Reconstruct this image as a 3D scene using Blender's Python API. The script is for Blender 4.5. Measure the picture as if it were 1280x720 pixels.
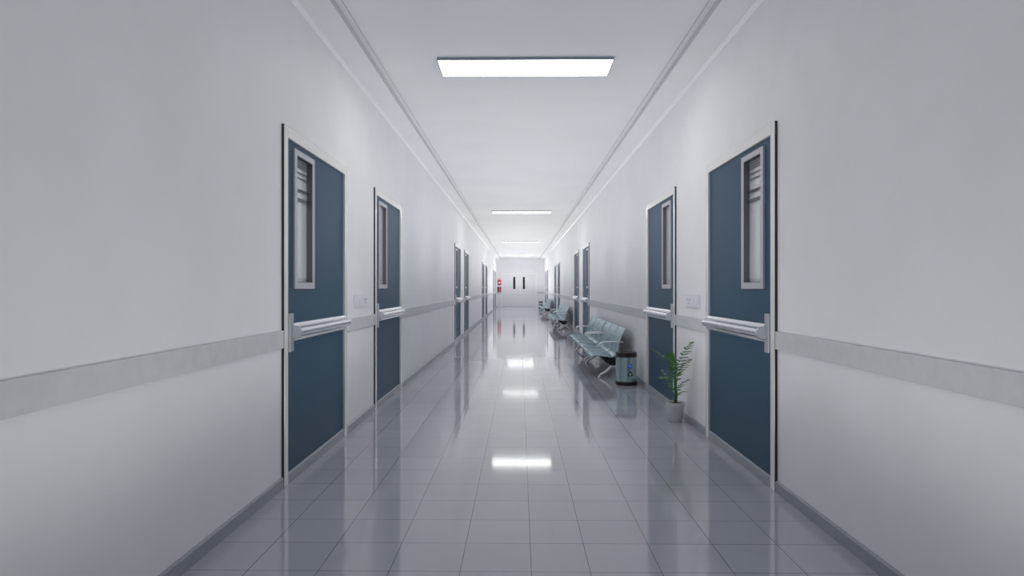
import bpy, bmesh, math, random
from mathutils import Vector, Matrix
for o in list(bpy.data.objects): bpy.data.objects.remove(o)
C = bpy.context.scene.collection
S = bpy.context.scene
PI = math.pi
random.seed(7)

# ---------------------------------------------------------------- camera, world, exposure
EYE = 1.2
cam = bpy.data.cameras.new('camera'); cam_ob = bpy.data.objects.new('camera', cam); C.objects.link(cam_ob)
cam.sensor_width = 36.0; cam.lens = 791.0/1280.0*36.0
cam.clip_start = 0.05; cam.clip_end = 200
cam_ob.location = (0, 0, EYE)
cam_ob.rotation_euler = (math.radians(90), 0, math.atan(9.7/791.0))
S.camera = cam_ob
w = bpy.data.worlds.new('world'); S.world = w; w.use_nodes = True
w.node_tree.nodes['Background'].inputs[0].default_value = (0.02, 0.022, 0.026, 1)
w.node_tree.nodes['Background'].inputs[1].default_value = 1.0
S.view_settings.view_transform = 'Standard'; S.view_settings.look = 'None'
S.view_settings.gamma = 1.0; S.view_settings.use_curve_mapping = False
S.view_settings.exposure = 0.0
S.cycles.diffuse_bounces = 16; S.cycles.max_bounces = 20; S.cycles.glossy_bounces = 8
LAMP_POWER = [7.0, 8.5, 7.5, 5.0, 12.0]      # emission of each ceiling panel; the first hangs behind the viewer

# added fill spots without fixtures, pointing up, stronger towards the bright far end
for i_ in range(18):
    y_ = -5.5 + 2.5*i_
    l_ = bpy.data.lights.new('fill_uplight', 'SPOT'); l_.shadow_soft_size = 0.28 if y_ < 6 else 0.45; l_.color = (1.0, 0.99, 0.98)
    far_ = y_ > 28
    l_.spot_size = math.radians(179 if far_ or y_ < 6 else 172); l_.spot_blend = 0.3 if far_ or y_ < 6 else 0.8
    l_.energy = 12.0 if y_ < 1 else (20.0 if y_ < 6 else (44.0 if y_ < 14 else (44.0*math.exp((y_-14)*0.028) if not far_ else (48.0 if y_ < 36 else 100.0))))
    if y_ < 14: l_.color = (0.975, 0.985, 1.0)
    lo_ = bpy.data.objects.new('fill_uplight', l_); C.objects.link(lo_); lo_.location = (0.045, y_, 0.75 if far_ else (0.30 if y_ < 6 else 0.95))
    lo_.rotation_euler = (PI, 0, 0)

# ---------------------------------------------------------------- dimensions
XL, XR = -1.425, 1.515                  # wall planes
Y0, Y1 = -10.0, 40.2
ZC, ZB = 3.055, 3.01                    # ceiling tray, lower border of the ceiling
PERIOD = 10.05
DOORS_L = [(3.77, 5.16), (6.16, 7.54)]
DOORS_R = [(3.74, 5.13), (6.14, 7.52)]
DOOR_W, DOOR_H, CASING = 1.385, 2.185, 0.068
BASE_H = 0.068

# ---------------------------------------------------------------- materials
def mat(name, col, rough=0.5, metal=0.0, spec=0.5, coat=0.0, emit=0.0, bump=None, mottle=None):
    m = bpy.data.materials.new(name); m.use_nodes = True
    nt = m.node_tree; b = nt.nodes['Principled BSDF']
    b.inputs['Base Color'].default_value = (*col, 1)
    b.inputs['Roughness'].default_value = rough
    b.inputs['Metallic'].default_value = metal
    b.inputs['Specular IOR Level'].default_value = spec
    b.inputs['Coat Weight'].default_value = coat
    b.inputs['Coat Roughness'].default_value = 0.08
    if emit:
        b.inputs['Emission Color'].default_value = (*col, 1)
        b.inputs['Emission Strength'].default_value = emit
    tc = nt.nodes.new('ShaderNodeNewGeometry')
    if mottle:
        sc, amt = mottle
        n = nt.nodes.new('ShaderNodeTexNoise'); n.inputs['Scale'].default_value = sc
        n.inputs['Detail'].default_value = 6; n.inputs['Roughness'].default_value = 0.6
        nt.links.new(tc.outputs['Position'], n.inputs['Vector'])
        r = nt.nodes.new('ShaderNodeValToRGB')
        r.color_ramp.elements[0].position = 0.35; r.color_ramp.elements[1].position = 0.65
        r.color_ramp.elements[0].color = (*[c*(1-amt) for c in col], 1)
        r.color_ramp.elements[1].color = (*[min(1, c*(1+amt)) for c in col], 1)
        nt.links.new(n.outputs['Fac'], r.inputs['Fac']); nt.links.new(r.outputs['Color'], b.inputs['Base Color'])
    if bump:
        sc, st = bump
        n = nt.nodes.new('ShaderNodeTexNoise'); n.inputs['Scale'].default_value = sc; n.inputs['Detail'].default_value = 5
        nt.links.new(tc.outputs['Position'], n.inputs['Vector'])
        bp = nt.nodes.new('ShaderNodeBump'); bp.inputs['Strength'].default_value = st; bp.inputs['Distance'].default_value = 0.01
        nt.links.new(n.outputs['Fac'], bp.inputs['Height']); nt.links.new(bp.outputs['Normal'], b.inputs['Normal'])
    return m

M = {}
M['wall'] = mat('wall_paint', (0.87, 0.87, 0.885), 0.55, spec=0.3, bump=(9, 0.12), mottle=(1.7, 0.022))
M['ceiling'] = mat('ceiling_paint', (0.92, 0.925, 0.93), 0.8, spec=0.2, mottle=(1.2, 0.015))
M['cornice'] = mat('cornice_paint', (0.96, 0.965, 0.97), 0.3)
M['step_shade'] = mat('grey_step_shade', (0.62, 0.63, 0.65), 0.5)  # shade on the ceiling tray's step, put into a grey colour
M['band'] = mat('guard_rail_laminate', (0.64, 0.66, 0.67), 0.45, mottle=(14, 0.04))
M['base'] = mat('skirting_vinyl', (0.30, 0.325, 0.36), 0.35, mottle=(30, 0.06))
M['casing'] = mat('door_casing_metal', (0.86, 0.86, 0.84), 0.2, metal=0.25, bump=(25, 0.05))
M['edge_shade'] = mat('dark_edge_shade', (0.035, 0.037, 0.04), 0.6)  # near-black colour for the shaded side of the casing
M['leaf'] = mat('blue_door_laminate', (0.028, 0.077, 0.128), 0.42, spec=0.22)
M['lite'] = mat('window_frame_lilac_metal', (0.52, 0.52, 0.56), 0.35, metal=0.25)
M['jamb'] = mat('window_reveal_metal', (0.20, 0.20, 0.22), 0.4, metal=0.5)
M['pane'] = mat('frosted_glass', (0.66, 0.66, 0.70), 0.22, spec=0.8, coat=0.5)
M['slat'] = mat('dark_blind_slat', (0.05, 0.05, 0.055), 0.5)
M['slat_light'] = mat('pale_blind_slat', (0.6, 0.6, 0.62), 0.5)
M['chrome'] = mat('brushed_chrome', (0.70, 0.71, 0.74), 0.2, metal=1.0)
M['plate'] = mat('satin_steel_plate', (0.62, 0.64, 0.68), 0.3, metal=0.85)
M['plastic'] = mat('switch_plastic', (0.80, 0.80, 0.85), 0.35)
M['greyplastic'] = mat('socket_grey', (0.48, 0.49, 0.52), 0.5)
M['lampmetal'] = mat('lamp_housing_metal', (0.32, 0.36, 0.42), 0.4, metal=0.6)
M['steel'] = mat('bench_cast_aluminium', (0.78, 0.79, 0.80), 0.28, metal=0.75)
M['shade_beam'] = mat('bench_beam_shade', (0.02, 0.021, 0.022), 0.5, metal=0.3)  # beam colour darkened to carry the shade under the seats
M['seatedge'] = mat('bench_panel_edge', (0.80, 0.84, 0.85), 0.3, metal=0.6)
M['black'] = mat('black_plastic', (0.010, 0.010, 0.011), 0.32)
M['binbody'] = mat('bin_teal_steel', (0.42, 0.54, 0.55), 0.25, metal=0.75)
M['blue'] = mat('blue_print', (0.03, 0.13, 0.5), 0.4)
M['lightblue'] = mat('pale_blue_print', (0.25, 0.5, 0.9), 0.4)
M['pot'] = mat('grey_ceramic_pot', (0.62, 0.63, 0.64), 0.5, mottle=(60, 0.04))
M['soil'] = mat('dark_soil', (0.012, 0.014, 0.013), 0.9, bump=(80, 0.6))
M['stem'] = mat('palm_stem', (0.07, 0.19, 0.05), 0.45, mottle=(60, 0.3))
M['leafgreen'] = mat('palm_leaf', (0.10, 0.24, 0.06), 0.45, mottle=(25, 0.25))
M['endwhite'] = mat('white_door_paint', (0.84, 0.85, 0.86), 0.35)
M['endcasing'] = mat('white_casing_paint', (0.92, 0.93, 0.93), 0.35)
M['blackglass'] = mat('dark_glass', (0.006, 0.006, 0.007), 0.12)
M['red'] = mat('sign_red', (0.62, 0.02, 0.05), 0.4)
M['darkred'] = mat('sign_dark_red', (0.20, 0.008, 0.025), 0.4)
M['pink'] = mat('sign_pink', (0.85, 0.42, 0.50), 0.4)
M['white'] = mat('sign_white', (0.9, 0.9, 0.9), 0.4)

# perforated bench shell
def seat_material():
    m = mat('perforated_blue_steel', (0.235, 0.335, 0.375), 0.32, metal=0.6)
    nt = m.node_tree; b = nt.nodes['Principled BSDF']
    g = nt.nodes.new('ShaderNodeTexCoord')
    v = nt.nodes.new('ShaderNodeTexVoronoi'); v.inputs['Scale'].default_value = 45; v.inputs['Randomness'].default_value = 0.0
    nt.links.new(g.outputs['Object'], v.inputs['Vector'])
    r = nt.nodes.new('ShaderNodeValToRGB'); r.color_ramp.elements[0].position = 0.28; r.color_ramp.elements[1].position = 0.36
    r.color_ramp.elements[0].color = (0.11, 0.19, 0.22, 1); r.color_ramp.elements[1].color = (0.225, 0.36, 0.41, 1)
    nt.links.new(v.outputs['Distance'], r.inputs['Fac']); nt.links.new(r.outputs['Color'], b.inputs['Base Color'])
    return m
M['seat'] = seat_material()

# glossy floor tiles, 0.3 m, with one narrow row just right of the middle
def floor_material():
    m = bpy.data.materials.new('glossy_floor_tiles'); m.use_nodes = True
    nt = m.node_tree; N = nt.nodes; L = nt.links; b = N['Principled BSDF']
    def math_(op, a, bb=None, c=None):
        n = N.new('ShaderNodeMath'); n.operation = op
        for i, v in enumerate((a, bb, c)):
            if v is None: continue
            if isinstance(v, (int, float)): n.inputs[i].default_value = v
            else: L.new(v, n.inputs[i])
        return n.outputs[0]
    g = N.new('ShaderNodeNewGeometry'); sp = N.new('ShaderNodeSeparateXYZ'); L.new(g.outputs['Position'], sp.inputs[0])
    x, y = sp.outputs[0], sp.outputs[1]
    right = math_('GREATER_THAN', x, 0.17)
    xs = math_('SUBTRACT', x, math_('ADD', math_('MULTIPLY', right, 0.249), 0.049))
    u = math_('DIVIDE', xs, 0.3015); v = math_('DIVIDE', math_('SUBTRACT', y, 2.676), 0.298)
    def edge(t, size):
        fr = math_('SUBTRACT', t, math_('FLOOR', t))
        return math_('MULTIPLY', math_('MINIMUM', fr, math_('SUBTRACT', 1.0, fr)), size)
    eu, ev = edge(u, 0.3015), edge(v, 0.298)
    def smooth(e, a, c):
        n = N.new('ShaderNodeMapRange'); n.interpolation_type = 'SMOOTHSTEP'
        n.inputs['From Min'].default_value = a; n.inputs['From Max'].default_value = c
        L.new(e, n.inputs['Value']); return n.outputs[0]
    body = math_('MULTIPLY', smooth(eu, 0.0012, 0.0022), smooth(ev, 0.0010, 0.0018))
    # tile-to-tile tone and a slight tilt of each tile
    cv = N.new('ShaderNodeCombineXYZ'); L.new(math_('FLOOR', u), cv.inputs[0]); L.new(math_('FLOOR', v), cv.inputs[1]); L.new(right, cv.inputs[2])
    wn = N.new('ShaderNodeTexWhiteNoise'); L.new(cv.outputs[0], wn.inputs['Vector'])
    no = N.new('ShaderNodeTexNoise'); no.inputs['Scale'].default_value = 3.0; no.inputs['Detail'].default_value = 5
    L.new(g.outputs['Position'], no.inputs['Vector'])
    tone = math_('ADD', math_('MULTIPLY', wn.outputs['Value'], 0.05), math_('ADD', math_('MULTIPLY', no.outputs['Fac'], 0.08), 0.93))
    base = N.new('ShaderNodeMix'); base.data_type = 'RGBA'
    base.inputs[6].default_value = (0.11, 0.12, 0.135, 1); base.inputs[7].default_value = (*FLOOR_COL, 1)
    L.new(body, base.inputs[0])
    mul = N.new('ShaderNodeVectorMath'); mul.operation = 'SCALE'; L.new(base.outputs[2], mul.inputs[0]); L.new(tone, mul.inputs['Scale'])
    L.new(mul.outputs[0], b.inputs['Base Color'])
    b.inputs['Roughness'].default_value = FLOOR_ROUGH
    b.inputs['Specular IOR Level'].default_value = FLOOR_SPEC
    b.inputs['IOR'].default_value = 1.62
    # pillowed edge + mild waviness
    pil = math_('ADD', math_('MULTIPLY', smooth(eu, 0.0, 0.012), 0.35), math_('MULTIPLY', smooth(ev, 0.0, 0.006), 0.10))
    wob = N.new('ShaderNodeTexNoise'); wob.inputs['Scale'].default_value = 2.2; wob.inputs['Detail'].default_value = 2
    L.new(g.outputs['Position'], wob.inputs['Vector'])
    hgt = math_('ADD', pil, math_('MULTIPLY', wob.outputs['Fac'], 0.25))
    bp = N.new('ShaderNodeBump'); bp.inputs['Strength'].default_value = 0.05; bp.inputs['Distance'].default_value = 0.003
    L.new(hgt, bp.inputs['Height']); L.new(bp.outputs['Normal'], b.inputs['Normal'])
    return m
FLOOR_COL = (0.41, 0.42, 0.455); FLOOR_ROUGH = 0.07; FLOOR_SPEC = 0.6
M['floor'] = floor_material()

# ---------------------------------------------------------------- mesh helpers
def box(bm, x0, x1, y0, y1, z0, z1):
    x0, x1 = sorted((x0, x1)); y0, y1 = sorted((y0, y1)); z0, z1 = sorted((z0, z1))
    v = [bm.verts.new(p) for p in ((x0,y0,z0),(x1,y0,z0),(x1,y1,z0),(x0,y1,z0),(x0,y0,z1),(x1,y0,z1),(x1,y1,z1),(x0,y1,z1))]
    for f in ((0,3,2,1),(4,5,6,7),(0,1,5,4),(1,2,6,5),(2,3,7,6),(3,0,4,7)): bm.faces.new([v[i] for i in f])
def prism(bm, prof, axis, a, c):
    """prof: 2-D points; extruded along axis ('x','y','z') from a to c"""
    def P(p, t): return {'x': (t, p[0], p[1]), 'y': (p[0], t, p[1]), 'z': (p[0], p[1], t)}[axis]
    A = [bm.verts.new(P(p, a)) for p in prof]; B = [bm.verts.new(P(p, c)) for p in prof]
    n = len(prof)
    for i in range(n): bm.faces.new((A[i], A[(i+1)%n], B[(i+1)%n], B[i]))
    bm.faces.new(A[::-1]); bm.faces.new(B)
def smooth_path(pts, k=6):
    pts = [Vector(p) for p in pts]; out = []
    for i in range(len(pts)-1):
        p0 = pts[max(i-1, 0)]; p1 = pts[i]; p2 = pts[i+1]; p3 = pts[min(i+2, len(pts)-1)]
        for j in range(k):
            t = j/k
            out.append(0.5*((2*p1)+(-p0+p2)*t+(2*p0-5*p1+4*p2-p3)*t*t+(-p0+3*p1-3*p2+p3)*t**3))
    out.append(pts[-1]); return out
def tube(bm, pts, radii, seg=10, flat=1.0, up=Vector((0,1,0))):
    pts = [Vector(p) for p in pts]; n = len(pts)
    if isinstance(radii, (int, float)): radii = [radii]*n
    rings = []
    for i, p in enumerate(pts):
        t = (pts[min(i+1, n-1)]-pts[max(i-1, 0)]).normalized()
        a = up - t*up.dot(t)
        if a.length < 1e-4: a = Vector((1,0,0)) - t*t.x
        a.normalize(); bb = t.cross(a)
        rings.append([bm.verts.new(p + a*math.cos(2*PI*j/seg)*radii[i]*flat + bb*math.sin(2*PI*j/seg)*radii[i]) for j in range(seg)])
    for i in range(n-1):
        for j in range(seg): bm.faces.new((rings[i][j], rings[i][(j+1)%seg], rings[i+1][(j+1)%seg], rings[i+1][j]))
    bm.faces.new(rings[0][::-1]); bm.faces.new(rings[-1])
def lathe(bm, prof, seg=40, close=True):
    rings = []
    for r, z in prof: rings.append([bm.verts.new((r*math.cos(2*PI*j/seg), r*math.sin(2*PI*j/seg), z)) for j in range(seg)])
    for i in range(len(rings)-1):
        for j in range(seg): bm.faces.new((rings[i][j], rings[i][(j+1)%seg], rings[i+1][(j+1)%seg], rings[i+1][j]))
    if close: bm.faces.new(rings[0][::-1]); bm.faces.new(rings[-1])
def ribbon(bm, prof, thick, y0, y1):
    """a bent sheet: prof is an x-z line, given thickness and width y0..y1"""
    n = len(prof); off = []
    for i in range(n):
        a = Vector(prof[max(i-1,0)]); c = Vector(prof[min(i+1,n-1)]); t = (c-a).normalized()
        off.append((prof[i][0]-t.y*thick, prof[i][1]+t.x*thick))
    prism(bm, list(prof)+off[::-1], 'y', y0, y1)
def obj(name, bm, m, parent=None, bevel=0.0, smooth=False, seg=2):
    bmesh.ops.recalc_face_normals(bm, faces=bm.faces[:])
    me = bpy.data.meshes.new(name); bm.to_mesh(me); bm.free()
    me.materials.append(M[m] if isinstance(m, str) else m)
    if smooth:
        for p in me.polygons: p.use_smooth = True
        try: me.set_sharp_from_angle(angle=math.radians(38))
        except Exception: pass
    o = bpy.data.objects.new(name, me); C.objects.link(o)
    if parent: o.parent = parent
    if bevel:
        mod = o.modifiers.new('bevel', 'BEVEL'); mod.width = bevel; mod.segments = seg; mod.limit_method = 'ANGLE'
    return o
def tag(o, label, cat=None, group=None, kind=None):
    o['label'] = label
    if cat: o['category'] = cat
    if group: o['group'] = group
    if kind: o['kind'] = kind
    return o
def empty(name, loc=(0,0,0), rz=0):
    o = bpy.data.objects.new(name, None); C.objects.link(o); o.location = loc; o.rotation_euler = (0,0,rz)
    o.empty_display_size = 0.1
    return o
def copy_tree(o, parent=None, name=None):
    kids = [c for c in C.objects if c.parent == o]
    c = o.copy(); C.objects.link(c)
    if name: c.name = name
    if parent: c.parent = parent
    for k in kids: copy_tree(k, c)
    return c

# ---------------------------------------------------------------- room shell
B = bmesh.new(); box(B, XL-0.25, XR+0.25, Y0-0.2, Y1+0.2, -0.12, 0)
tag(obj('floor', B, 'floor'), 'glossy light grey tiled corridor floor', 'floor', kind='structure')

def wall_mesh(x_in, x_out, doors):
    B = bmesh.new(); y = Y0-0.2
    for a, c in doors:
        box(B, x_in, x_out, y, a+0.02, 0, ZC+0.15)
        box(B, x_in, x_out, a+0.02, c-0.02, DOOR_H-0.02, ZC+0.15)
        y = c-0.02
    box(B, x_in, x_out, y, Y1+0.2, 0, ZC+0.15)
    return B
def all_doors(ds): return sorted((a+k*PERIOD, a+k*PERIOD+DOOR_W) for k in range(4) for a, c in ds)
DL, DR = all_doors(DOORS_L), all_doors(DOORS_R)
tag(obj('wall_left', wall_mesh(XL, XL-0.2, DL), 'wall'), 'pale grey plastered wall on the left with eight door openings', 'wall', kind='structure')
tag(obj('wall_right', wall_mesh(XR, XR+0.2, DR), 'wall'), 'pale grey plastered wall on the right with eight door openings', 'wall', kind='structure')
B = bmesh.new(); box(B, XL, XR, Y1, Y1+0.2, 0, ZC+0.15)
tag(obj('wall_far', B, 'wall'), 'end wall of the corridor holding the white double door', 'wall', kind='structure')
B = bmesh.new(); box(B, XL, XR, Y0-0.2, Y0, 0, ZC+0.15)
tag(obj('wall_near', B, 'wall'), 'wall closing the corridor behind the viewer', 'wall', kind='structure')
# ceiling: central tray with lower borders, one profile extruded along the corridor
tl, tr = XL+0.235, XR-0.25
B = bmesh.new()
prism(B, [(XL, ZB), (tl, ZB), (tl, ZC-0.006), (tl+0.045, ZC-0.006), (tl+0.045, ZC), (tr-0.045, ZC), (tr-0.045, ZC-0.006), (tr, ZC-0.006), (tr, ZB), (XR, ZB), (XR, ZC+0.15), (XL, ZC+0.15)], 'y', Y0, Y1)
tag(obj('ceiling', B, 'ceiling'), 'white ceiling with a shallow recessed centre tray', 'ceiling', kind='structure')
n = 1
for x, s, side in ((tl, 1, 'left'), (tr, -1, 'right')):
    B = bmesh.new(); box(B, x-s*0.003, x+s*0.0045, Y0, Y1, ZB-0.003, ZC-0.006); box(B, x+s*0.042, x+s*0.0465, Y0, Y1, ZC-0.0075, ZC)
    tag(obj('trim_%d' % n, B, 'step_shade'), 'thin grey line and painted step shade around the ceiling tray on the %s side' % side, 'trim', kind='structure'); n += 1
for x, s, side in ((XL, 1, 'left'), (XR, -1, 'right')):
    B = bmesh.new()
    prism(B, [(x, ZB), (x, ZB-0.026), (x+s*0.004, ZB-0.028), (x+s*0.028, ZB-0.006), (x+s*0.028, ZB)], 'y', Y0, Y1)
    tag(obj('trim_%d' % n, B, 'cornice'), 'slim white cornice along the top of the %s wall' % side, 'trim', kind='structure'); n += 1
for x, s, ds, side in ((XL, 1, DL, 'left'), (XR, -1, DR, 'right')):
    B = bmesh.new(); y = Y0
    for a, c in ds: box(B, x, x+s*0.0135, y, a, 0.84, 0.945); y = c
    box(B, x, x+s*0.0135, y, Y1, 0.84, 0.945)
    tag(obj('trim_%d' % n, B, 'band', bevel=0.002), 'grey wall guard band running along the %s wall' % side, 'trim', kind='structure'); n += 1
    B = bmesh.new()
    prism(B, [(x, 0), (x+s*0.013, 0), (x+s*0.013, BASE_H-0.008), (x+s*0.006, BASE_H), (x, BASE_H)], 'y', Y0, Y1)
    tag(obj('baseboard_'+side, B, 'base'), 'grey skirting along the foot of the %s wall' % side, 'baseboard', kind='structure')
B = bmesh.new()
box(B, XL+0.014, -1.19, Y1-0.013, Y1, 0.84, 0.945); box(B, 1.10, XR-0.014, Y1-0.013, Y1, 0.84, 0.945)
tag(obj('trim_%d' % n, B, 'band'), 'grey wall guard band on the end wall beside the double door', 'trim', kind='structure')

# ---------------------------------------------------------------- doors
def make_door(s, with_blind):
    """local frame: wall plane x=0, +s*x points into the corridor, y from 0 to DOOR_W"""
    W, H = DOOR_W, DOOR_H
    D = empty('door')
    F = s*0.0155
    # casing around three sides, one continuous profile, running back into the opening
    B = bmesh.new()
    box(B, -s*0.06, F, 0.0025, CASING, 0, H); box(B, -s*0.06, F, W-CASING, W, 0, H); box(B, -s*0.06, F, CASING, W-CASING, H-CASING, H)
    obj('door_frame', B, 'casing', D, bevel=0.003)
    B = bmesh.new(); box(B, 0, F-s*0.001, -0.0005, 0.0025, 0, H-0.001); obj('frame_edge_shade', B, 'edge_shade', D)  # dark strip painted as shade on the casing's near edge
    # leaf around the vision window
    wy0, wy1, wz0, wz1 = 0.235, 0.53, 1.235, 2.045
    a, c, z1 = CASING+0.003, W-CASING-0.003, H-CASING-0.003
    B = bmesh.new(); f, k = -s*0.001, -s*0.06
    box(B, f, k, a, wy0, 0.012, z1); box(B, f, k, wy1, c, 0.012, z1); box(B, f, k, wy0, wy1, 0.012, wz0); box(B, f, k, wy0, wy1, wz1, z1)
    bmesh.ops.remove_doubles(B, verts=B.verts[:], dist=1e-5)
    obj('door_leaf', B, 'leaf', D)
    B = bmesh.new(); g = 0.045
    o0, o1, p0, p1 = wy0-g, wy1+g, wz0-g+0.005, wz1+g-0.01
    for q in ((o0, wy0, p0, p1), (wy1, o1, p0, p1), (wy0, wy1, p0, wz0), (wy0, wy1, wz1, p1)): box(B, f, s*0.012, q[0], q[1], q[2], q[3])
    wf = obj('window_frame', B, 'lite', D)
    B = bmesh.new(); t = 0.004
    for q in ((wy0, wy0+t, wz0, wz1), (wy1-t, wy1, wz0, wz1), (wy0+t, wy1-t, wz0, wz0+t), (wy0+t, wy1-t, wz1-t, wz1)): box(B, s*0.010, -s*0.026, q[0], q[1], q[2], q[3])
    obj('window_reveal', B, 'jamb', wf)
    B = bmesh.new(); box(B, -s*0.026, -s*0.032, wy0, wy1, wz0, wz1); obj('window_pane', B, 'pane', wf)
    if with_blind:
        bl = B = bmesh.new()
        for i, zz in enumerate((2.03, 2.012, 1.995, 1.96, 1.925, 1.85, 1.838, 1.79, 1.775)):
            y_a = wy0+0.03+0.012*(i % 3)
            prism(B, [(-s*0.0255, zz), (-s*0.014, zz-0.005), (-s*0.014, zz-0.0065), (-s*0.0255, zz-0.0015)], 'y', y_a, wy1-0.008)
        obj('blind', B, 'slat', wf)
    # push bar: end plate, backing rail and round bar with a groove
    zc = 0.925
    B = bmesh.new(); box(B, 0, s*0.022, a+0.006, a+0.075, zc-0.118, zc+0.118)
    bar = obj('push_bar', push_bar_mesh(s, a+0.07, c+0.01, zc), 'chrome', D, smooth=True)
    obj('end_plate', B, 'plate', bar, bevel=0.004)
    B = bmesh.new()
    lathe(B, [(0.0, 0), (0.036, 0.0), (0.04, 0.004), (0.04, 0.028), (0.034, 0.034), (0.0, 0.036)], 28, close=False)
    bmesh.ops.rotate(B, cent=(0,0,0), matrix=Matrix.Rotation(-PI/2, 3, 'X'), verts=B.verts[:])
    bmesh.ops.translate(B, vec=(s*0.036, a+0.05, zc), verts=B.verts[:])
    obj('end_cap', B, 'plate', bar, smooth=True)
    return D
def push_bar_mesh(s, y0, y1, zc):
    B = bmesh.new(); pr = []
    # backing rail (wide, shallow) then a bulging tube in front of it
    pr += [(0.0, -0.056), (0.016, -0.056), (0.024, -0.048), (0.027, -0.034), (0.022, -0.030)]
    for i in range(13):
        t = -PI*0.62 + i*(PI*1.24)/12
        pr.append((0.036+0.030*math.cos(t), 0.030*math.sin(t)))
    pr += [(0.022, 0.030), (0.027, 0.034), (0.024, 0.048), (0.016, 0.056), (0.0, 0.056)]
    prism(B, [(s*p[0], zc+p[1]) for p in pr], 'y', y0, y1)
    return B
ORD = ['first', 'second', 'third', 'fourth', 'fifth', 'sixth', 'seventh', 'eighth']
n = 1
for s, x, ds, side in ((1, XL, DL, 'left'), (-1, XR, DR, 'right')):
    near = make_door(s, True); proto = None
    for i, (a, c) in enumerate(ds):
        if i == 0: d = near
        elif i == 1: d = proto = make_door(s, False)
        else: d = copy_tree(proto)
        d.name = 'door_%d' % n; d.location = (x, a, 0)
        lab = 'blue door with narrow vision window and push bar, %s from the viewer in the %s wall' % (ORD[i], side)
        tag(d, lab, 'door', kind='structure'); n += 1

# white double door in the end wall
D = empty('door_%d' % n, (-0.045, Y1, 0)); tag(D, 'white double door with two slim dark windows in the end wall', 'door', kind='structure')
hw, hh = 1.13, 2.15
B = bmesh.new()
box(B, -hw, -hw+0.09, -0.03, 0, 0, hh); box(B, hw-0.09, hw, -0.03, 0, 0, hh); box(B, -hw+0.09, hw-0.09, -0.03, 0, hh-0.09, hh)
obj('door_frame', B, 'endcasing', D, bevel=0.004)
for q in (-1, 1):
    B = bmesh.new(); x0, x1 = sorted((q*0.004, q*(hw-0.095)))
    wx = q*0.305
    box(B, x0, wx-0.065, -0.022, 0, 0.01, hh-0.095); box(B, wx+0.065, x1, -0.022, 0, 0.01, hh-0.095)
    box(B, wx-0.065, wx+0.065, -0.022, 0, 0.01, 1.13); box(B, wx-0.065, wx+0.065, -0.022, 0, 1.90, hh-0.095)
    lf = obj('door_leaf', B, 'endwhite', D)
    B = bmesh.new(); box(B, wx-0.065, wx+0.065, -0.012, -0.004, 1.13, 1.90); obj('window_pane', B, 'blackglass', lf)
    B = bmesh.new(); tube(B, [(q*0.09, -0.022, 0.86), (q*0.09, -0.06, 0.86), (q*0.09, -0.06, 1.08), (q*0.09, -0.022, 1.08)], 0.012, 8); obj('pull_handle', B, 'endcasing', lf, smooth=True)

# ---------------------------------------------------------------- ceiling lights
lamps = ['behind the viewer', 'nearest and largest of the four', 'second from the viewer', 'third from the viewer', 'farthest, close to the end door']
for k in range(5):
    L = empty('ceiling_light', (0.045, 5.08+0.20+(k-1)*PERIOD, ZC))
    tag(L, 'long flat glowing ceiling panel, ' + lamps[k], 'ceiling light', 'flat ceiling panels along the corridor')
    B = bmesh.new(); hx, hy, t = 0.712, 0.20, 0.007
    for q in ((-hx, hx, -hy, -hy+t), (-hx, hx, hy-t, hy), (-hx, -hx+t, -hy+t, hy-t), (hx-t, hx, -hy+t, hy-t)): box(B, q[0], q[1], q[2], q[3], -0.024, 0)
    obj('housing', B, 'lampmetal', L)
    B = bmesh.new(); box(B, -hx+t, hx-t, -hy+t, hy-t, -0.022, -0.012)
    m = mat('lit_diffuser', (1.0, 0.995, 0.99), 0.5, emit=LAMP_POWER[k])
    obj('diffuser', B, m, L)

# ---------------------------------------------------------------- wall plates
def wall_plate(x, s, y0, y1, label):
    P = empty('switch_panel', (x, (y0+y1)/2, 1.085)); tag(P, label, 'switch')
    h = (y1-y0)/2
    B = bmesh.new(); box(B, 0, s*0.012, -h, h, -0.055, 0.055); obj('cover_plate', B, 'plastic', P, bevel=0.003)
    for q in range(2):
        B = bmesh.new(); c = -h+0.07+q*0.11
        prism(B, [(s*0.012, -0.035), (s*0.018, -0.033), (s*0.013, 0.035), (s*0.012, 0.035)], 'y', c-0.04, c+0.04); obj('rocker_switch', B, 'plastic', P, bevel=0.001)
    B = bmesh.new()
    for zz, yy in ((0.012, h-0.12), (0.012, h-0.05), (-0.018, h-0.085)):
        box(B, s*0.012, s*0.0135, yy-0.012, yy+0.012, zz-0.008, zz+0.008)
    obj('socket', B, 'greyplastic', P)
wall_plate(XL, 1, 5.42, 5.86, 'pale switch and socket panel on the left wall between the first two blue doors')
wall_plate(XR, -1, 5.33, 5.74, 'pale switch and socket panel on the right wall above the potted palm')

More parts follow.
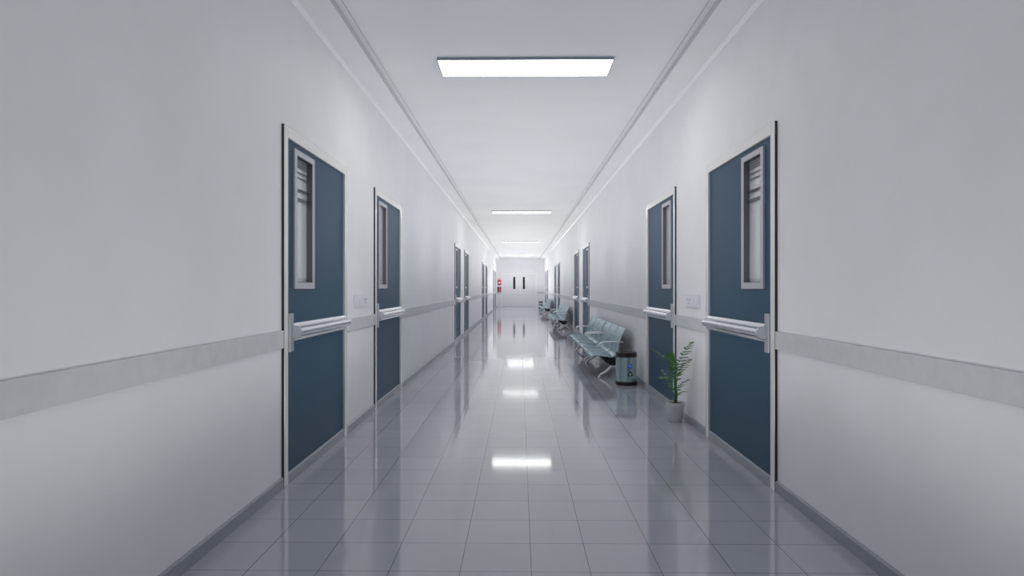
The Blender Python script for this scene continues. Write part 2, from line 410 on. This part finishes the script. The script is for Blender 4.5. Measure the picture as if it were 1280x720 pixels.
# ---------------------------------------------------------------- benches
SEAT_W = 0.61
def make_bench(label):
    """three seats; local x=0 is the wall plane (x negative = into the corridor), y 0..L"""
    T = empty('waiting_bench'); tag(T, label, 'bench', 'perforated blue metal benches along the right wall')
    Lb = 3*SEAT_W+0.04
    # shell outline: front lip, seat, curve up, back with backward curl at the top
    line = [(-0.545, 0.262), (-0.548, 0.283), (-0.53, 0.298), (-0.45, 0.297), (-0.36, 0.286), (-0.28, 0.283), (-0.235, 0.305), (-0.212, 0.36),
            (-0.198, 0.43), (-0.175, 0.51), (-0.147, 0.58), (-0.118, 0.63), (-0.100, 0.658)]
    sp = [(p.x, p.y) for p in smooth_path([(a, b, 0) for a, b in line], 4)]
    for k in range(3):
        y0 = 0.02+k*SEAT_W
        B = bmesh.new(); ribbon(B, sp, 0.006, y0+0.016, y0+SEAT_W-0.016); seat = obj('seat', B, 'seat', T, smooth=True)
        for yy in (y0+0.004, y0+SEAT_W-0.016):
            B = bmesh.new(); ribbon(B, sp, 0.014, yy, yy+0.012); obj('edge_strip', B, 'seatedge', seat, smooth=True)
    B = bmesh.new(); prism(B, [(-0.40, 0.262), (-0.38, 0.225), (-0.30, 0.165), (-0.22, 0.160), (-0.17, 0.21), (-0.16, 0.262)], 'y', 0.09, Lb-0.09); obj('shade_beam', B, 'shade_beam', T, bevel=0.01)  # beam made larger and near black to stand in for under-seat shade
    for yy in (0.14, Lb-0.10):
        # hub and two arched feet
        B = bmesh.new()
        tube(B, smooth_path([(-0.30, yy, 0.275), (-0.265, yy, 0.235), (-0.25, yy, 0.20), (-0.285, yy, 0.135), (-0.35, yy, 0.075), (-0.42, yy, 0.035), (-0.435, yy, 0.018)], 4), 
             [0.026]*4+[0.028]*4+[0.030]*4+[0.022]*4+[0.017]*4+[0.014]*4+[0.012], 10, flat=0.75)
        tube(B, smooth_path([(-0.19, yy, 0.30), (-0.235, yy, 0.245), (-0.25, yy, 0.20), (-0.215, yy, 0.135), (-0.15, yy, 0.075), (-0.08, yy, 0.035), (-0.065, yy, 0.018)], 4),
             [0.018]*4+[0.026]*4+[0.030]*4+[0.022]*4+[0.017]*4+[0.014]*4+[0.012], 10, flat=0.75)
        lg = obj('leg', B, 'steel', T, smooth=True)
        for xx in (-0.437, -0.063):
            B = bmesh.new(); lathe(B, [(0.02, 0), (0.02, 0.006), (0.012, 0.014), (0.008, 0.024)], 16)
            bmesh.ops.translate(B, vec=(xx, yy, 0), verts=B.verts[:]); obj('foot_pad', B, 'steel', lg, smooth=True)
        # armrest hoop
        B = bmesh.new()
        tube(B, smooth_path([(-0.12, yy, 0.47), (-0.22, yy, 0.472), (-0.34, yy, 0.47), (-0.405, yy, 0.462), (-0.432, yy, 0.435), (-0.415, yy, 0.395), (-0.36, yy, 0.345), (-0.30, yy, 0.30), (-0.265, yy, 0.24)], 5), 0.0125, 10, flat=1.3)
        obj('armrest', B, 'steel', T, smooth=True)
        # strut carrying the back
        B = bmesh.new(); tube(B, smooth_path([(-0.24, yy, 0.25), (-0.195, yy, 0.33), (-0.178, yy, 0.45), (-0.140, yy, 0.56)], 4), 0.010, 8); obj('back_strut', B, 'steel', T, smooth=True)
    return T
labels = ['blue-grey three-seat metal bench nearest the viewer, its near armrest beside the waste bin',
          'blue-grey three-seat metal bench joined end to end behind the nearest bench',
          'blue-grey three-seat metal bench at the near end of the middle pair of benches',
          'blue-grey three-seat metal bench at the far end of the middle pair of benches',
          'small-looking three-seat metal bench at the near end of the farthest pair of benches',
          'farthest three-seat metal bench, closest to the end door and distant bin']
bench0 = None
for i, y in enumerate((8.40, 10.32, 17.95, 19.84, 27.95, 29.84)):
    b = make_bench(labels[0]) if i == 0 else copy_tree(bench0)
    if i == 0: bench0 = b
    b.location = (XR-0.005, y, 0); b['label'] = labels[i]

# ---------------------------------------------------------------- bins
def polyflat(bm, pts, r, z0, ang):
    """flat mark (u right, v up, metres) cut fine and wrapped on the bin's side at bearing ang"""
    t_ = bmesh.new(); t_.faces.new([t_.verts.new((u, 0, v)) for u, v in pts])
    us = [p[0] for p in pts]; k = 1
    x = min(us)+0.002
    while x < max(us):
        bmesh.ops.bisect_plane(t_, geom=t_.verts[:]+t_.edges[:]+t_.faces[:], plane_co=(x, 0, 0), plane_no=(1, 0, 0)); x += 0.002
    t_.verts.index_update()
    V = [bm.verts.new((r*math.cos(ang+v.co.x/r), r*math.sin(ang+v.co.x/r), z0+v.co.z)) for v in t_.verts]
    for f in t_.faces: bm.faces.new([V[v.index] for v in f.verts])
    t_.free()
def make_bin(label):
    T = empty('waste_bin'); tag(T, label, 'waste bin', 'teal steel bins with black lids')
    R = 0.128
    B = bmesh.new(); lathe(B, [(R, 0.045), (R, 0.355)], 64); body = obj('bin_body', B, 'binbody', T, smooth=True)
    B = bmesh.new(); lathe(B, [(R-0.004, 0), (R+0.003, 0.003), (R+0.006, 0.012), (R+0.006, 0.038), (R+0.002, 0.046), (R-0.004, 0.046)], 64); obj('base_ring', B, 'black', T, smooth=True)
    B = bmesh.new(); lathe(B, [(R-0.004, 0.345), (R+0.005, 0.346), (R+0.009, 0.352), (R+0.009, 0.364), (R+0.004, 0.368), (R+0.004, 0.392), (R, 0.404), (R-0.012, 0.409), (R-0.03, 0.406), (R-0.045, 0.392), (R-0.055, 0.36)], 64); obj('lid', B, 'black', T, smooth=True)
    r = R+0.0012; ang = math.radians(-90-7+20)      # bearing of the marks, towards the viewer
    # recycling symbol: three bent arrows
    B = bmesh.new()
    for k in range(3):
        th = PI/2+k*2*PI/3
        def rot(p): return (p[0]*math.cos(th-PI/2)-p[1]*math.sin(th-PI/2), p[0]*math.sin(th-PI/2)+p[1]*math.cos(th-PI/2))
        shp = [(-0.0095, 0.0080), (-0.0060, 0.0175), (0.003, 0.0175), (0.0045, 0.0100), (0.001, 0.0085), (-0.0035, 0.0085)]
        polyflat(B, [rot((2.1*p[0], 2.1*p[1])) for p in shp], r, 0.143, ang)
        polyflat(B, [rot((2.1*p[0], 2.1*p[1])) for p in [(0.001, 0.0080), (0.0100, 0.0140), (0.0100, 0.004)]], r, 0.143, ang)
    obj('recycling_symbol', B, 'black', body)
    B = bmesh.new()
    polyflat(B, [(0.028*math.cos(t*PI/10), 0.033*math.sin(t*PI/10)) for t in range(20)], r, 0.241, ang); mk = obj('blue_mark', B, 'blue', body)
    B = bmesh.new()
    polyflat(B, [(-0.002+0.017*math.cos(t*PI/8), 0.002+0.019*math.sin(t*PI/8)) for t in range(16)], r+0.0006, 0.241, ang); obj('mark_centre', B, 'lightblue', mk)
    B = bmesh.new(); polyflat(B, [(-0.004, 0.278), (0.004, 0.278), (0.004, 0.342), (-0.004, 0.342)], r, 0, ang); obj('mark_line', B, 'black', mk)
    return T
bin0 = make_bin('teal steel waste bin with black lid and recycling symbol beside the nearest bench'); bin0.location = (1.325, 7.90, 0)
b = copy_tree(bin0); b.location = (1.245, 37.6, 0); b['label'] = 'tiny distant waste bin with black lid near the end wall'

# ---------------------------------------------------------------- potted palm
PX, PY = 1.398, 5.70
P = empty('potted_palm', (PX, PY, 0)); tag(P, 'small feathery green palm in a pale grey pot between the right-hand doors', 'potted plant')
B = bmesh.new(); lathe(B, [(0.052, 0), (0.056, 0.004), (0.078, 0.145), (0.083, 0.147), (0.084, 0.176), (0.0815, 0.178), (0.074, 0.177), (0.072, 0.16), (0.068, 0.15)], 48); pot = obj('pot', B, 'pot', P, smooth=True)
B = bmesh.new(); lathe(B, [(0.071, 0.150), (0.072, 0.162), (0.04, 0.166), (0.005, 0.168)], 40); obj('soil', B, 'soil', pot, smooth=True)
def frond(base, mid, tip, nl, ll, width=0.018):
    path = smooth_path([base, mid, tip], 10)
    B = bmesh.new(); tube(B, path, [0.0042-0.0030*i/(len(path)-1) for i in range(len(path))], 6); st = obj('frond_stem', B, 'stem', P, smooth=True)
    B = bmesh.new(); N = len(path)-1
    for i in range(nl):
        t = 0.42+0.58*i/(nl-1); k = t*N; a = int(min(k, N-1)); p = path[a].lerp(path[a+1], k-a)
        d = (path[a+1]-path[a]).normalized()
        side = d.cross(Vector((0, 0, 1)))
        if side.length < 0.3: side = d.cross(Vector((0.3, 1, 0)))
        side.normalize(); upv = side.cross(d).normalized()
        l = ll*(0.55+0.45*math.sin(PI*min(1, 0.15+0.85*(i+1)/nl)))
        for sg in (-1, 1):
            dirv = (side*sg*0.72+d*0.62+upv*random.uniform(-0.25, 0.15)).normalized()
            wv = dirv.cross(upv).normalized()
            pts = []
            for q, wq, dr in ((0, 0.25, 0), (0.3, 1.0, -0.02), (0.65, 0.8, -0.08), (1.0, 0.06, -0.18)):
                c = p+dirv*l*q+Vector((0, 0, dr*l)); pts.append((c-wv*width*0.5*wq, c+wv*width*0.5*wq, c))
            vs = [[B.verts.new(a_+Vector((0,0,-0.0006))), B.verts.new(c_+upv*(-0.0018)), B.verts.new(b_+Vector((0,0,-0.0006)))] for a_, b_, c_ in pts]
            for j in range(3):
                B.faces.new((vs[j][0], vs[j][1], vs[j+1][1], vs[j+1][0])); B.faces.new((vs[j][1], vs[j][2], vs[j+1][2], vs[j+1][1]))
    o = obj('frond_leaves', B, 'leafgreen', st, smooth=True)
    return o
def at(px, py, Y):                  # point at corridor distance Y, in the plant's own frame
    th = math.atan(9.7/791.0); a = (px-640)/791; s_, c_ = math.sin(th), math.cos(th)
    rx, ry, rz_ = a*c_-s_, a*s_+c_, (360-py)/791; t = Y/ry
    return Vector((rx*t-PX, Y-PY, EYE+rz_*t))
z0 = 0.16
def b0(dx, dy): return Vector((dx, dy, z0))
frond(b0(0.004, 0.0), at(846, 462, 5.62), at(863, 429, 5.44), 12, 0.075)
frond(b0(-0.006, 0.006), at(840, 455, 5.66), at(817, 437, 5.60), 11, 0.072)
frond(b0(0.010, -0.006), at(847, 470, 5.60), at(861, 450, 5.42), 9, 0.062)
frond(b0(0.012, 0.0), at(848, 485, 5.56), at(860, 474, 5.40), 8, 0.045)
frond(b0(-0.010, -0.004), at(838, 474, 5.62), at(825, 472, 5.50), 9, 0.052)
frond(b0(0.0, -0.010), at(848, 492, 5.58), at(857, 489, 5.42), 6, 0.04)
frond(b0(-0.004, -0.008), at(842, 465, 5.68), at(838, 442, 5.66), 12, 0.062)
frond(b0(-0.008, 0.002), at(840, 484, 5.74), at(829, 463, 5.80), 8, 0.05)
B = bmesh.new()
for dx, dy in ((0.0, 0.0), (0.010, -0.006), (-0.008, 0.005)):
    tube(B, smooth_path([(dx, dy, 0.155), (dx*0.6, dy, 0.30), (dx*0.3, dy*0.5, 0.46)], 6), [0.0048]*6+[0.0038]*6+[0.002], 8)
obj('main_stem', B, 'stem', P, smooth=True)

# ---------------------------------------------------------------- signs on the end wall
def disc(B, cx, cz, r, y, n=18):
    B.faces.new([B.verts.new((cx+r*math.cos(2*PI*t/n), y, cz+r*math.sin(2*PI*t/n))) for t in range(n)])
T = empty('fire_alarm_sign', (-1.292, Y1, 1.59)); tag(T, 'red sign with a white centre above another red sign on the end wall', 'sign')
B = bmesh.new(); box(B, -0.12, 0.12, -0.012, 0, -0.22, 0.12); obj('board', B, 'red', T)
B = bmesh.new(); box(B, -0.10, 0.10, -0.012, 0, 0.12, 0.24); obj('header_panel', B, 'pink', T)
B = bmesh.new(); disc(B, 0.0, -0.05, 0.062, -0.0135); obj('symbol', B, 'white', T)
T = empty('extinguisher_sign', (-1.292, Y1, 1.115)); tag(T, 'dark red and white sign of small panels, lower one on the end wall', 'sign')
B = bmesh.new(); box(B, -0.14, 0.14, -0.010, 0, -0.17, 0.17); obj('board', B, 'pink', T)
B = bmesh.new()
box(B, -0.135, -0.02, -0.014, -0.010, -0.165, 0.165); obj('left_panel', B, 'darkred', T)
for z0_, z1_ in ((0.03, 0.15), (-0.16, -0.06)):
    B = bmesh.new(); box(B, 0.02, 0.13, -0.014, -0.010, z0_, z1_); obj('small_panel', B, 'darkred', T)
B = bmesh.new(); box(B, 0.02, 0.13, -0.013, -0.010, -0.05, 0.02); obj('red_strip', B, 'red', T)
